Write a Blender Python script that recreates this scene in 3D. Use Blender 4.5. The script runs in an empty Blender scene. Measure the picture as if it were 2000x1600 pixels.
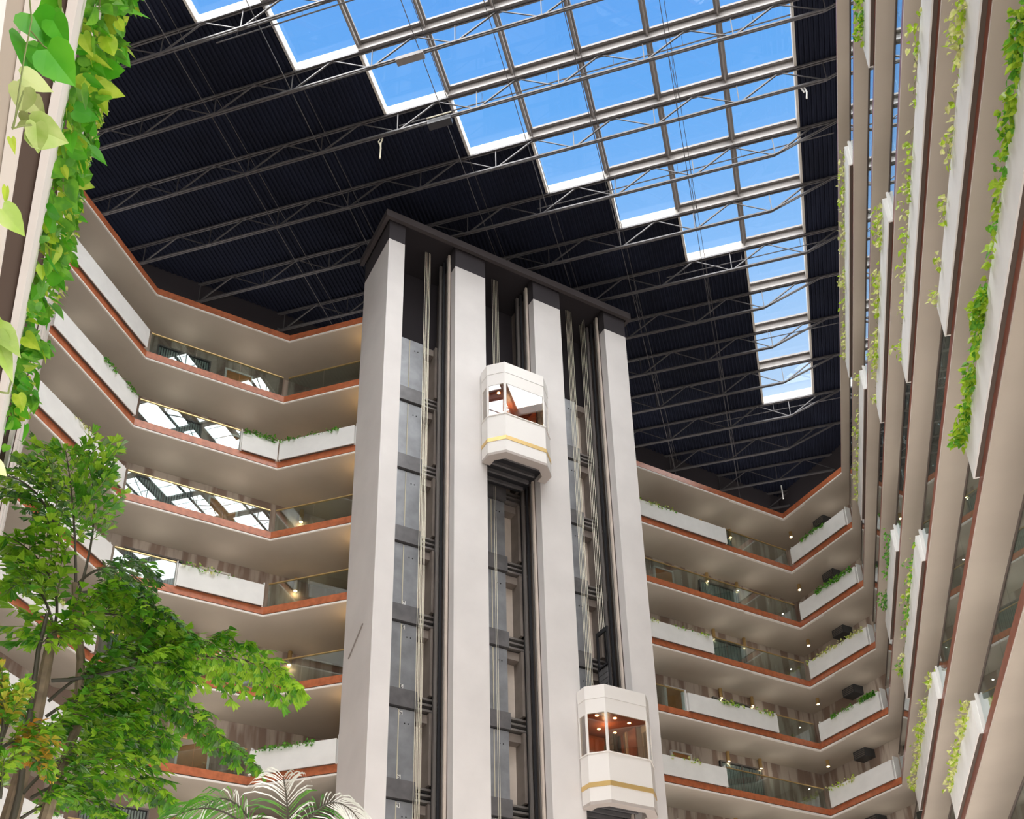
import bpy, math, random
from mathutils import Vector, Matrix, noise
random.seed(7)
S2 = 2 ** .5
# ------------------------------------------------------------------ camera, sky, exposure
scene = bpy.context.scene
col = scene.collection
PXF, PCX, PCY = 2122.44, 1000.0, 1367.60          # focal length and principal point in pixels of a 2000 x 1600 frame
pitch, roll, azim = 0.46374, -0.0217, math.radians(15.46665)
_f = Vector((0, math.cos(pitch), math.sin(pitch))); _u = Vector((0, -math.sin(pitch), math.cos(pitch))); _x = Vector((1, 0, 0))
_X = _x * math.cos(roll) + _u * math.sin(roll); _U = -_x * math.sin(roll) + _u * math.cos(roll)
_R = Matrix.Rotation(azim, 3, 'Z')
CX, CU, CF = _R @ _X, _R @ _U, _R @ _f
cam_d = bpy.data.cameras.new('camera')
cam_d.sensor_fit = 'HORIZONTAL'; cam_d.sensor_width = 36; cam_d.lens = PXF / 2000 * 36
cam_d.shift_y = (PCY - 800) / 2000; cam_d.clip_start = .05; cam_d.clip_end = 500
cam = bpy.data.objects.new('camera', cam_d); col.objects.link(cam)
cam.matrix_world = Matrix(((CX.x, CU.x, -CF.x, 0), (CX.y, CU.y, -CF.y, 0), (CX.z, CU.z, -CF.z, 0), (0, 0, 0, 1)))
scene.camera = cam
def P(px, py, hd):                                  # a point seen at a pixel, hd metres away on plan
    d = CF + CX * ((px - PCX) / PXF) - CU * ((py - PCY) / PXF)
    return d * (hd / math.hypot(d.x, d.y))
scene.view_settings.view_transform = 'Standard'; scene.view_settings.look = 'None'
scene.view_settings.gamma = 1; scene.view_settings.exposure = 0.12
world = bpy.data.worlds.new('sky'); scene.world = world; world.use_nodes = True
nt = world.node_tree; nt.nodes.clear()
wo = nt.nodes.new('ShaderNodeOutputWorld'); bg = nt.nodes.new('ShaderNodeBackground')
tc = nt.nodes.new('ShaderNodeTexCoord'); sp = nt.nodes.new('ShaderNodeSeparateXYZ'); rp = nt.nodes.new('ShaderNodeValToRGB')
nt.links.new(tc.outputs['Generated'], sp.inputs[0]); nt.links.new(sp.outputs['Z'], rp.inputs[0])
mr = nt.nodes.new('ShaderNodeMapRange'); mr.inputs[1].default_value = -1; mr.inputs[2].default_value = 1
nt.links.new(sp.outputs['Z'], mr.inputs[0]); nt.links.new(mr.outputs[0], rp.inputs[0])
r_ = rp.color_ramp; r_.elements[0].position = 0; r_.elements[0].color = (3.0, 2.72, 2.5, 1)
r_.elements[1].position = 1; r_.elements[1].color = (.08, .26, .80, 1)
def stop(z, c):
    e = r_.elements.new((z + 1) / 2); e.color = (*c, 1)
stop(-.05, (3.6, 3.4, 3.2)); stop(.1, (4.6, 4.6, 4.6)); stop(.45, (4.2, 4.3, 4.5)); stop(.56, (1.3, 1.4, 1.5)); stop(.60, (.90, .97, 1.05))
stop(.66, (.47, .67, .93)); stop(.74, (.26, .52, .92)); stop(.82, (.14, .41, .88))
SUND = Vector((.60, -.62, .52)).normalized()        # bright thin cloud around the sun, behind the camera
dp = nt.nodes.new('ShaderNodeVectorMath'); dp.operation = 'DOT_PRODUCT'; dp.inputs[1].default_value = SUND
nt.links.new(tc.outputs['Generated'], dp.inputs[0])
gm = nt.nodes.new('ShaderNodeMapRange'); gm.interpolation_type = 'SMOOTHSTEP'; gm.inputs[1].default_value = .30; gm.inputs[2].default_value = .85; gm.inputs[3].default_value = 0; gm.inputs[4].default_value = 1
nt.links.new(dp.outputs['Value'], gm.inputs[0])
gx = nt.nodes.new('ShaderNodeMix'); gx.data_type = 'RGBA'; gx.inputs[7].default_value = (8.4, 8.3, 8.1, 1)
nt.links.new(gm.outputs[0], gx.inputs[0]); nt.links.new(rp.outputs[0], gx.inputs[6])
nt.links.new(gx.outputs[2], bg.inputs[0]); nt.links.new(bg.outputs[0], wo.inputs[0]); bg.inputs[1].default_value = 1.0
sun_d = bpy.data.lights.new('sun', 'SUN'); sun_d.energy = 4.0; sun_d.angle = math.radians(35); sun_d.color = (1, .96, .9)
sun = bpy.data.objects.new('sun', sun_d); col.objects.link(sun); sun.location = (0, 0, 60)
sun.rotation_euler = Vector((.50, .42, -1.0)).to_track_quat('-Z', 'Y').to_euler()   # light travels this way

# ------------------------------------------------------------------ materials
M = {}
def mat(name, c, rough=.7, metal=0, emit=None, es=1, noise_amt=0, nscale=3, spec=.5, bump=0):
    m = bpy.data.materials.new(name); m.use_nodes = True; n = m.node_tree; b = n.nodes['Principled BSDF']
    b.inputs['Base Color'].default_value = (*c, 1); b.inputs['Roughness'].default_value = rough; b.inputs['Metallic'].default_value = metal
    b.inputs['Specular IOR Level'].default_value = spec
    if emit: b.inputs['Emission Color'].default_value = (*emit, 1); b.inputs['Emission Strength'].default_value = es
    if noise_amt or bump:
        t = n.nodes.new('ShaderNodeTexCoord'); z = n.nodes.new('ShaderNodeTexNoise'); z.inputs['Scale'].default_value = nscale; z.inputs['Detail'].default_value = 5
        n.links.new(t.outputs['Object'], z.inputs['Vector'])
        if noise_amt:
            r = n.nodes.new('ShaderNodeValToRGB'); r.color_ramp.elements[0].position = .3; r.color_ramp.elements[1].position = .7
            r.color_ramp.elements[0].color = (*[v * (1 - noise_amt) for v in c], 1); r.color_ramp.elements[1].color = (*[min(1, v * (1 + noise_amt)) for v in c], 1)
            n.links.new(z.outputs['Fac'], r.inputs[0]); n.links.new(r.outputs[0], b.inputs['Base Color'])
        if bump:
            bp = n.nodes.new('ShaderNodeBump'); bp.inputs['Strength'].default_value = bump; n.links.new(z.outputs['Fac'], bp.inputs['Height']); n.links.new(bp.outputs[0], b.inputs['Normal'])
    M[name] = m; return m
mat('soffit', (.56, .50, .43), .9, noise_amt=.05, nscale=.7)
mat('lip', (.82, .78, .73), .6)
mat('planter', (.78, .78, .76), .75, noise_amt=.035, nscale=2.5, bump=.03)
mat('recess', (.10, .075, .06), .8)
mat('wood', (.46, .14, .06), .28, noise_amt=.22, nscale=6)
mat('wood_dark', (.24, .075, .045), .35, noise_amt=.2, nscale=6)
mat('brass', (.62, .44, .20), .35, metal=.75)
mat('plaster', (.68, .65, .635), .9, noise_amt=.05, nscale=.8, bump=.03)
mat('dark_wall', (.035, .03, .035), .9)
mat('deck', (.007, .0095, .022), .8, noise_amt=.25, nscale=.6, spec=.2)
mat('truss', (.095, .09, .094), .5, metal=.25)
mat('frame', (.20, .18, .17), .55, noise_amt=.1, nscale=5)
mat('curb', (.50, .47, .43), .5)
mat('cornice', (.055, .045, .047), .8)
mat('frame_light', (.26, .24, .23), .5)
mat('steel', (.29, .30, .32), .38, metal=.2, noise_amt=.18, nscale=2.2)
mat('steel_beam', (.16, .155, .16), .45, metal=.2, noise_amt=.2, nscale=3)
mat('blackish', (.035, .035, .04), .5, metal=.3)
mat('shaft_panel', (.60, .52, .45), .85, noise_amt=.08, nscale=2)
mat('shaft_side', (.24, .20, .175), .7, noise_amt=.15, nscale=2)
mat('rail_steel', (.36, .33, .31), .35, metal=.6)
mat('cable', (.66, .62, .50), .45, metal=.3)
mat('cab', (.80, .77, .74), .55)
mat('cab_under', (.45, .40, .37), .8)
mat('gold', (.72, .50, .20), .35, metal=.5)
mat('cab_wood', (.30, .085, .04), .35, noise_amt=.3, nscale=3)
mat('door_wood', (.42, .19, .06), .5, noise_amt=.15, nscale=4)
mat('curtain', (.26, .32, .30), .9)
mat('window_dark', (.05, .055, .06), .3)
mat('lamp_glow', (1, .8, .5), .5, emit=(1, .74, .38), es=14)
mat('soil', (.05, .035, .02), 1)
mat('floor_stone', (.45, .40, .35), .5, noise_amt=.1, nscale=1)
mat('sign_white', (.8, .8, .78), .6)
mat('bark', (.20, .15, .10), .8, noise_amt=.35, nscale=8, bump=.2)
mat('stem_dark', (.05, .045, .03), .6)
mat('stem_green', (.16, .20, .06), .6)
mat('rope', (.62, .58, .45), .8)
def leafmat(name, c, c2=None, trans=.45, rough=.4, nscale=14):
    m = bpy.data.materials.new(name); m.use_nodes = True; n = m.node_tree; b = n.nodes['Principled BSDF']; o = n.nodes['Material Output']
    b.inputs['Roughness'].default_value = rough; b.inputs['Base Color'].default_value = (*c, 1)
    tr = n.nodes.new('ShaderNodeBsdfTranslucent'); mx = n.nodes.new('ShaderNodeMixShader'); mx.inputs[0].default_value = trans
    t = n.nodes.new('ShaderNodeTexCoord'); z = n.nodes.new('ShaderNodeTexNoise'); z.inputs['Scale'].default_value = nscale; z.inputs['Detail'].default_value = 4
    r = n.nodes.new('ShaderNodeValToRGB'); r.color_ramp.elements[0].position = .42; r.color_ramp.elements[1].position = .6
    r.color_ramp.elements[0].color = (*c, 1); r.color_ramp.elements[1].color = (*(c2 or tuple(v * 1.5 for v in c)), 1)
    n.links.new(t.outputs['Object'], z.inputs['Vector']); n.links.new(z.outputs['Fac'], r.inputs[0])
    n.links.new(r.outputs[0], b.inputs['Base Color']); n.links.new(r.outputs[0], tr.inputs['Color'])
    n.links.new(b.outputs[0], mx.inputs[1]); n.links.new(tr.outputs[0], mx.inputs[2]); n.links.new(mx.outputs[0], o.inputs['Surface'])
    M[name] = m
leafmat('leaf_lime', (.34, .55, .03), (.50, .66, .06))
leafmat('leaf_pale', (.62, .68, .20), (.78, .76, .38))
leafmat('leaf_green', (.10, .33, .03), (.20, .50, .04))
leafmat('leaf_dark', (.05, .20, .04), (.11, .33, .05))
leafmat('leaf_big', (.06, .36, .012), (.13, .48, .02), nscale=5)
leafmat('leaf_variegated', (.28, .42, .08), (.50, .58, .24), nscale=9, trans=.3)
leafmat('leaf_fish', (.06, .24, .015), (.16, .42, .03), nscale=3, trans=.4)
leafmat('leaf_fish_lime', (.20, .46, .02), (.40, .64, .05), nscale=3, trans=.5)
leafmat('leaf_fish_dark', (.04, .13, .03), (.16, .28, .09), nscale=6, trans=.2, rough=.25)
leafmat('leaf_orange', (.62, .28, .04), (.50, .55, .06), nscale=3)
leafmat('leaf_lit', (.66, .68, .62), (.82, .83, .78), nscale=3, trans=.2)  # pale colour stands for white light falling on the leaflets
leafmat('leaf_fine', (.06, .22, .03), (.14, .38, .05), nscale=4)
def glassmat(name, tint, refl):
    m = bpy.data.materials.new(name); m.use_nodes = True; n = m.node_tree; n.nodes.remove(n.nodes['Principled BSDF']); o = n.nodes['Material Output']
    tr = n.nodes.new('ShaderNodeBsdfTransparent'); tr.inputs[0].default_value = (*tint, 1)
    gl = n.nodes.new('ShaderNodeBsdfGlossy'); gl.inputs['Roughness'].default_value = 0.0; gl.inputs[0].default_value = (.93, .97, 1, 1)
    lw = n.nodes.new('ShaderNodeLayerWeight'); lw.inputs['Blend'].default_value = .5
    pw = n.nodes.new('ShaderNodeMath'); pw.operation = 'POWER'; pw.inputs[1].default_value = 4; n.links.new(lw.outputs['Facing'], pw.inputs[0])
    ma = n.nodes.new('ShaderNodeMath'); ma.operation = 'MULTIPLY_ADD'; ma.inputs[1].default_value = 1 - refl; ma.inputs[2].default_value = refl; n.links.new(pw.outputs[0], ma.inputs[0])
    mx = n.nodes.new('ShaderNodeMixShader'); n.links.new(ma.outputs[0], mx.inputs[0])
    n.links.new(tr.outputs[0], mx.inputs[1]); n.links.new(gl.outputs[0], mx.inputs[2]); n.links.new(mx.outputs[0], o.inputs['Surface']); M[name] = m
glassmat('rail_glass', (.80, .87, .85), .13)
glassmat('roof_glass', (.98, .99, 1), .02)
glassmat('cab_glass', (.80, .74, .66), .17)
def wallpaper():
    m = bpy.data.materials.new('wallpaper'); m.use_nodes = True; n = m.node_tree; b = n.nodes['Principled BSDF']; b.inputs['Roughness'].default_value = .9
    t = n.nodes.new('ShaderNodeTexCoord'); mp = n.nodes.new('ShaderNodeMapping'); mp.inputs['Scale'].default_value = (1, 1, .12)
    z = n.nodes.new('ShaderNodeTexNoise'); z.inputs['Scale'].default_value = 2.6; z.inputs['Detail'].default_value = 3
    r = n.nodes.new('ShaderNodeValToRGB'); r.color_ramp.elements[0].position = .44; r.color_ramp.elements[1].position = .56
    r.color_ramp.elements[0].color = (.30, .22, .18, 1); r.color_ramp.elements[1].color = (.55, .48, .42, 1)
    n.links.new(t.outputs['Object'], mp.inputs[0]); n.links.new(mp.outputs[0], z.inputs['Vector']); n.links.new(z.outputs['Fac'], r.inputs[0]); n.links.new(r.outputs[0], b.inputs['Base Color'])
    M['wallpaper'] = m
wallpaper()

# ------------------------------------------------------------------ mesh helpers
class MB:
    def __init__(s): s.v = []; s.f = []; s.mi = []; s.mats = []
    def m(s, name):
        if name not in s.mats: s.mats.append(name)
        return s.mats.index(name)
    def add(s, vs, fs, mt):
        k = len(s.v); s.v += [tuple(v) for v in vs]; i = s.m(mt)
        for f in fs: s.f.append(tuple(k + a for a in f)); s.mi.append(i)
    def prism(s, poly, z0, z1, mt):                  # poly: list of xy
        n = len(poly); vs = [(x, y, z0) for x, y in poly] + [(x, y, z1) for x, y in poly]
        fs = [tuple(range(n))[::-1], tuple(range(n, 2 * n))] + [(i, (i + 1) % n, n + (i + 1) % n, n + i) for i in range(n)]
        s.add(vs, fs, mt)
    def box(s, x0, x1, y0, y1, z0, z1, mt): s.prism([(x0, y0), (x1, y0), (x1, y1), (x0, y1)], z0, z1, mt)
    def bar(s, a, b, w, h, mt, up=Vector((0, 0, 1))):   # rectangular bar from a to b
        a = Vector(a); b = Vector(b); d = (b - a).normalized(); sx = d.cross(up)
        if sx.length < 1e-3: sx = d.cross(Vector((1, 0, 0)))
        sx.normalize(); sy = sx.cross(d); vs = []
        for p in (a, b):
            for i, j in ((-1, -1), (1, -1), (1, 1), (-1, 1)): vs.append(p + sx * w / 2 * i + sy * h / 2 * j)
        s.add(vs, [(3, 2, 1, 0), (4, 5, 6, 7), (0, 1, 5, 4), (1, 2, 6, 5), (2, 3, 7, 6), (3, 0, 4, 7)], mt)
    def tube(s, pts, rad, mt, n=6):
        pts = [Vector(p) for p in pts]; rr = rad if isinstance(rad, (list, tuple)) else [rad] * len(pts); k = len(s.v); vs = []; fs = []
        for i, p in enumerate(pts):
            d = (pts[min(i + 1, len(pts) - 1)] - pts[max(i - 1, 0)]).normalized(); a = d.cross(Vector((.13, .21, 1)))
            if a.length < 1e-3: a = d.cross(Vector((1, 0, 0)))
            a.normalize(); b = d.cross(a)
            for j in range(n): t = 2 * math.pi * j / n; vs.append(p + (a * math.cos(t) + b * math.sin(t)) * rr[i])
        for i in range(len(pts) - 1):
            for j in range(n): fs.append((i * n + j, i * n + (j + 1) % n, (i + 1) * n + (j + 1) % n, (i + 1) * n + j))
        fs.append(tuple(range(n))[::-1]); fs.append(tuple(range((len(pts) - 1) * n, len(pts) * n)))
        s.add(vs, fs, mt)
    def build(s, name, parent=None, **tags):
        me = bpy.data.meshes.new(name); me.from_pydata(s.v, [], s.f)
        for n in s.mats: me.materials.append(M[n])
        me.polygons.foreach_set('material_index', s.mi); me.update()
        o = bpy.data.objects.new(name, me); col.objects.link(o)
        if parent: o.parent = parent
        for k, v in tags.items(): o[k] = v
        return o
def empty(name, label, cat, group=None, loc=(0, 0, 0)):
    o = bpy.data.objects.new(name, None); col.objects.link(o); o.location = loc; o['label'] = label; o['category'] = cat
    if group: o['group'] = group
    return o
def reparent(root):                                   # children were modelled in world coordinates: keep them there
    for c in root.children: c.matrix_parent_inverse = Matrix.Translation(-root.location)
def offset(chain, d):                                 # polyline moved d to the left of travel, mitred
    out = []; n = len(chain)
    for i in range(n):
        ns = []
        for a, b in ((i - 1, i), (i, i + 1)):
            if a >= 0 and b < n:
                t = (Vector(chain[b]) - Vector(chain[a])).normalized(); ns.append(Vector((-t.y, t.x)))
        if len(ns) == 2:
            m_ = (ns[0] + ns[1]); m_ = m_ / m_.length; k = d / max(.3, m_.dot(ns[0]))
        else: m_ = ns[0]; k = d
        p = Vector(chain[i]) + m_ * k; out.append((p.x, p.y))
    return out
def sweep(mb, chain, d0, d1, z0, z1, mt):
    a = offset(chain, d0); b = offset(chain, d1); n = len(chain)
    vs = []
    for i in range(n): vs += [(*a[i], z0), (*b[i], z0), (*b[i], z1), (*a[i], z1)]
    fs = []
    for i in range(n - 1):
        for j in range(4): fs.append((i * 4 + j, (i + 1) * 4 + j, (i + 1) * 4 + (j + 1) % 4, i * 4 + (j + 1) % 4))
    fs += [(0, 1, 2, 3), ((n - 1) * 4 + 3, (n - 1) * 4 + 2, (n - 1) * 4 + 1, (n - 1) * 4)]
    mb.add(vs, fs, mt)

# ------------------------------------------------------------------ plan of the galleries (metres, camera at the origin)
Z0, H = 29.449, 2.9
ZF = -5.2                                            # lobby floor
A0 = (3.2, -3.57); N = (-18.76, 18.66); S = (-18.72, 22.95); T = (-15.37, 26.27); B1 = (-12.47, 26.23)
B2 = (-5.46, 33.2); Q = (-5.43, 36.18); Rc = (1.235, 42.86); W = (3.853, 40.18); G0 = (4.10, 9.0); G1 = (4.10, -3.6)
ATR = [A0, N, S, T, B1, B2, Q, Rc, W, G0, G1]
OUTC = offset([A0, N, S, Rc, W, G0, G1], 1.9)
def slab(mb, z0_, z1_, mt, din=.0455, dout=1.95):
    inner = offset(ATR, din); outer = offset([A0, N, S, Rc, W, G0, G1], dout)
    mb.prism(inner + outer[::-1], z0_, z1_, mt)
ORD = ['roof', 'top', 'second-highest', 'third-highest', 'fourth-highest', 'fifth-highest', 'sixth-highest', 'seventh-highest', 'eighth-highest', 'ninth-highest', 'tenth-highest']
def gal(k): return '%s gallery' % ORD[k]
KMAX = 10
lipc = [N, S, T, B1]; lipc2 = [Q, Rc, W, G0, G1]
for k in range(KMAX + 1):
    z = Z0 - k * H
    b = MB(); slab(b, z + .004, z + .30, 'soffit'); b.build('ceiling' if k == 0 else 'floor', kind='structure')
    chainL = [A0] + lipc; 
    b = MB()
    for ch in (chainL, lipc2):
        if ch is lipc2:
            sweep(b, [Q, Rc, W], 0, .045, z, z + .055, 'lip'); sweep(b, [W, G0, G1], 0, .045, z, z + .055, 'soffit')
        else: sweep(b, ch, 0, .045, z, z + .055, 'lip')
        sweep(b, ch, .045, .10, z + .055, z + .10, 'recess')
    for ch in ([S, T, B1],): pass
    b.build('trim_1', kind='structure')
    b = MB()
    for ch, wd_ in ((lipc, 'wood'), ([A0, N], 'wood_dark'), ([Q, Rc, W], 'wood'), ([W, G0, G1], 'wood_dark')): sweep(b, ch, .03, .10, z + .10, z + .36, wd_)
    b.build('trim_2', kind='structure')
# wide white soffit strip at the far right corner
for k in range(KMAX - 1):
    z = Z0 - k * H; b = MB()
    u1 = Vector((1, 1)) / S2; u2 = Vector((1, -1)) / S2; r = Vector(Rc)
    a = r - u1 * 3.1; c = r + u2 * 1.35
    sweep(b, [tuple(a), Rc, tuple(c)], -.012, .075, z - .02, z + .05, 'lip'); b.build('trim_3', kind='structure')

# outer corridor walls, one mesh per side
OCH = [A0, N, S, Rc, W, G0, G1]; OI, OO = offset(OCH, 1.9), offset(OCH, 2.0)
def wallband(name, i0, i1, ks):
    b = MB()
    for k in ks:
        z = Z0 - k * H
        for i in range(i0, i1): b.prism([OI[i], OI[i + 1], OO[i + 1], OO[i]], z + .30, z + H, 'wallpaper')
    b.build(name, kind='structure')
ks = range(1, KMAX + 1)
Smid = tuple((Vector(S) * .62 + Vector(Rc) * .38))
wallband('wall_front', 0, 1, ks); wallband('wall_left', 1, 2, ks)
wallband('wall_back', 2, 3, ks); wallband('wall_back', 3, 4, ks); wallband('wall_right', 4, 6, ks)
b = MB(); sweep(b, [A0, N, S, Rc, W, G0, G1], 3.2, 3.4, Z0 + .3, 34.6, 'dark_wall')
b.build('wall_back', kind='structure')
b = MB(); b.prism([(-13, 8), (-7, -3), (4, -4.3), (4, 17), (-2.5, 17), (-2.5, 34), (-13, 34)], ZF - .3, ZF, 'floor_stone'); b.build('floor', kind='structure')

# ------------------------------------------------------------------ wings
WING = {'A': 'the near left wall', 'B': 'the left side wall', 'C': 'the angled left wing', 'D': 'the short wing left of the tower',
        'E': 'the wing right of the tower', 'F': 'the far right corner wing', 'G': 'the long right wall'}
SEG = {'A': (N, A0, -1), 'B': (N, S, 1), 'C': (S, T, 1), 'D': (T, B1, 1), 'E': (Q, Rc, 1), 'F': (Rc, W, 1), 'G': (W, G0, 1)}
def seglen(w): a, b_, s_ = SEG[w]; return (Vector(b_) - Vector(a)).length
def segpt(w, t, d):                                   # d away from the atrium
    a, b_, s_ = SEG[w]; a = Vector(a); u = (Vector(b_) - a).normalized(); nrm = Vector((-u.y, u.x)) * s_
    p = a + u * t + nrm * d; return p.x, p.y
def segbox(mb, w, t0, t1, d0, d1, z0_, z1_, mt): mb.prism([segpt(w, t0, d0), segpt(w, t1, d0), segpt(w, t1, d1), segpt(w, t0, d1)], z0_, z1_, mt)
LEN = {w: seglen(w) for w in SEG}
def gy(y0_, y1_): return (max(.2, 40.18 - y1_), 40.18 - y0_)
PL = {}
for k in range(1, 10):
    PL[('A', k)] = [(.5, LEN['A'] - .3)]
    if k < 8: PL[('B', k)] = [(.12, LEN['B'] - .12)]
PL[('A', 10)] = [(.5, LEN['A'] - .3)]
lc, ld, le, lf = LEN['C'], LEN['D'], LEN['E'], LEN['F']
PL[('C', 2)] = [(lc - 1.285, lc - .06)]; PL[('C', 4)] = [(lc - 2.765, lc - .06)]
PL[('D', 2)] = [(.06, ld - .05)]; PL[('D', 6)] = [(.06, ld - .05)]
PL[('E', 1)] = [(.1, le - 3.67)]; PL[('E', 3)] = [(.1, le - 5.13)]; PL[('E', 4)] = [(le - 6.72, le - 2.21)]; PL[('E', 5)] = [(.1, le - 5.21)]
for k in range(1, 8): PL[('F', k)] = [(.18, lf - .22)]
PL[('G', 1)] = [gy(22.52, 31.28)]; PL[('G', 2)] = [gy(28.56, 35.86), gy(9.5, 17.61)]; PL[('G', 3)] = [gy(19.48, 26.74)]
PL[('G', 4)] = [gy(29.13, 34.73), gy(9.5, 21.76)]; PL[('G', 5)] = [gy(25.14, 33.33), gy(9.3, 17.18)]
PL[('G', 6)] = [gy(27.26, 35.84), gy(9.3, 17.82)]; PL[('G', 7)] = [gy(22.92, 28.5)]
def span_name(w, i, n):
    if n == 1: return ''
    return ('farther ', 'nearer ')[i]
planters = []
for (w, k), ivs in sorted(PL.items()):
    z = Z0 - k * H
    for i, (t0, t1) in enumerate(ivs):
        x_, y_ = segpt(w, (t0 + t1) / 2, .1)
        root = empty('planter_box', '%swhite planter on the %s of %s' % (span_name(w, i, len(ivs)), gal(k), WING[w]), 'planter', 'white planter boxes along the galleries', (x_, y_, z + .34))
        b = MB(); d0, d1 = -.08, .34; zb, zt = z + .345, z + 1.12
        segbox(b, w, t0, t1, d0, d0 + .03, zb, zt, 'planter'); segbox(b, w, t0, t1, d1 - .03, d1, zb, zt, 'planter')
        segbox(b, w, t0, t0 + .03, d0 + .03, d1 - .03, zb, zt, 'planter'); segbox(b, w, t1 - .03, t1, d0 + .03, d1 - .03, zb, zt, 'planter')
        b.build('trough', root)
        b = MB(); segbox(b, w, t0 + .03, t1 - .03, d0 + .03, d1 - .03, zb + .01, zb + .04, 'recess'); b.build('base_board', root)
        b = MB(); segbox(b, w, t0 + .035, t1 - .035, d0 + .035, d1 - .035, zt - .12, zt - .06, 'soil'); b.build('soil', root)
        for te in (t0, t1):
            b = MB(); s_ = -1 if te == t0 else 1
            segbox(b, w, te + (0 if s_ > 0 else -.035), te + (.035 if s_ > 0 else 0), .02, .30, z + .365, z + 1.27, 'planter'); b.build('end_post', root)
        reparent(root); planters.append((w, k, i, t0, t1, len(ivs)))
# glass balustrades fill what the planters leave free
nrail = 0
for w in 'CDEG':
    for k in range(1, 9 if w != 'G' else 9):
        z = Z0 - k * H; ivs = sorted(PL.get((w, k), [])); cur = .06; gaps = []
        for t0, t1 in ivs: 
            if t0 - .05 - cur > .4: gaps.append((cur, t0 - .05))
            cur = t1 + .05
        end = LEN[w] - .06
        if end - cur > .4: gaps.append((cur, end))
        for gi, (t0, t1) in enumerate(gaps):
            x_, y_ = segpt(w, (t0 + t1) / 2, .1)
            side = '' if len(gaps) == 1 else (('first ', 'second ', 'third ')[gi])
            lab = '%sclear glass balustrade, %s of %s' % (side, gal(k), WING[w])
            root = empty('glass_balustrade', lab, 'railing', 'glass balustrades along the galleries', (x_, y_, z + .36))
            n = max(1, round((t1 - t0) / 1.5)); s_ = (t1 - t0) / n
            for j in range(n):
                b = MB(); segbox(b, w, t0 + j * s_ + .006, t0 + (j + 1) * s_ - .006, .095, .107, z + .365, z + 1.225, 'rail_glass'); b.build('glass_panel', root)
            b = MB(); segbox(b, w, t0, t1, .075, .127, z + 1.225, z + 1.262, 'recess' if w == 'G' else 'brass'); b.build('handrail', root)
            reparent(root); nrail += 1

# ------------------------------------------------------------------ corridor doors, curtained windows and lights
def wing_t(w, x, y):
    a, b_, s_ = SEG[w]; a = Vector(a); u = (Vector(b_) - a).normalized(); return (Vector((x, y)) - a).dot(u)
def curtained(w, t, k, wd=2.2):
    z = Z0 - k * H + .30; b = MB()
    segbox(b, w, t, t + wd, 1.84, 1.89, z + .02, z + 2.15, 'window_dark')
    o = b.build('window_1', kind='structure')
    b = MB(); n = int(wd / .09)
    for i in range(n):
        a = t + .06 + i * (wd - .12) / n; segbox(b, w, a, a + (wd - .12) / n * .62, 1.80 if i % 2 else 1.815, 1.835, z + .05, z + 2.05, 'curtain')
    b.build('curtain', o)
    b = MB()
    for a in (t, t + wd / 2 - .02, t + wd - .05): segbox(b, w, a, a + .05, 1.775, 1.795, z + .02, z + 2.15, 'frame')
    segbox(b, w, t, t + wd, 1.775, 1.795, z + 2.10, z + 2.16, 'frame'); b.build('window_frame', o)
def door(w, t, k):
    z = Z0 - k * H + .30; b = MB(); segbox(b, w, t, t + .9, 1.83, 1.89, z + .01, z + 2.05, 'door_wood'); o = b.build('door_1', kind='structure')
    b = MB(); segbox(b, w, t - .07, t, 1.80, 1.89, z + .01, z + 2.12, 'sign_white'); segbox(b, w, t + .9, t + .97, 1.80, 1.89, z + .01, z + 2.12, 'sign_white')
    segbox(b, w, t - .07, t + .97, 1.80, 1.89, z + 2.06, z + 2.13, 'sign_white'); b.build('door_frame', o)
    b = MB(); segbox(b, w, t + .78, t + .84, 1.79, 1.83, z + .98, z + 1.04, 'brass'); b.build('door_handle', o)
    b = MB(); segbox(b, w, t + 1.12, t + 1.26, 1.87, 1.89, z + 1.35, z + 1.5, 'window_dark'); b.build('room_number', o)
for k in range(1, 8):
    for t in (.3, 5.6): curtained('E', t, k); 
    curtained('E', 7.05 + .1, k, 1.5) if False else None
    door('E', 3.2, k); door('E', 8.3 - 0, k) if False else None
    curtained('C', .5, k, 1.9); door('C', 3.0, k)
    if k < 7: curtained('B', 1.2, k, 2.0)
for k in range(2, 8):
    for t in (6, 12, 18, 24): curtained('G', t, k, 2.2); door('G', t + 3.4, k)
DL = {'E': [(6.05, 1.80), (7.75, 1.80)]}
def downlight(x, y, z, lab, hang=.0, energy=0):
    root = empty('ceiling_light', lab, 'light', 'small gallery ceiling lights', (x, y, z))
    b = MB(); b.tube([(x, y, z + .012), (x, y, z - .05 - hang)], .075, 'brass', 10); b.build('housing', root)
    b = MB(); b.tube([(x, y, z - .051 - hang), (x, y, z - .065 - hang)], .06, 'lamp_glow', 10); b.build('lens', root)
    reparent(root)
    if energy:
        l = bpy.data.lights.new('point_light', 'POINT'); l.energy = energy; l.color = (1, .72, .38); l.shadow_soft_size = .02
        o = bpy.data.objects.new('point_light', l); col.objects.link(o); o.location = (x, y, z - .12 - hang)
for w, ps in DL.items():
    for k in range(1, 7):
        for i, (t, d) in enumerate(ps):
            x, y = segpt(w, t, d); lab = '%ssmall warm corridor light, %s of %s' % (('left ', 'right ')[i] if len(ps) > 1 else '', gal(k), WING[w])
            downlight(x, y, Z0 - (k - 1) * H, lab, hang=.38, energy=2)
for k, (x, y) in {2: (-16.0, 29.38), 3: (-16.1, 29.5), 4: (-16.1, 29.7), 1: (-16.1, 29.5)}.items():
    x, y = segpt('C', lc + 1.5, 1.80); downlight(x, y, Z0 - k * H, 'warm round light in the elevator lobby above the %s' % gal(k + 1), hang=.45, energy=4)
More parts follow.
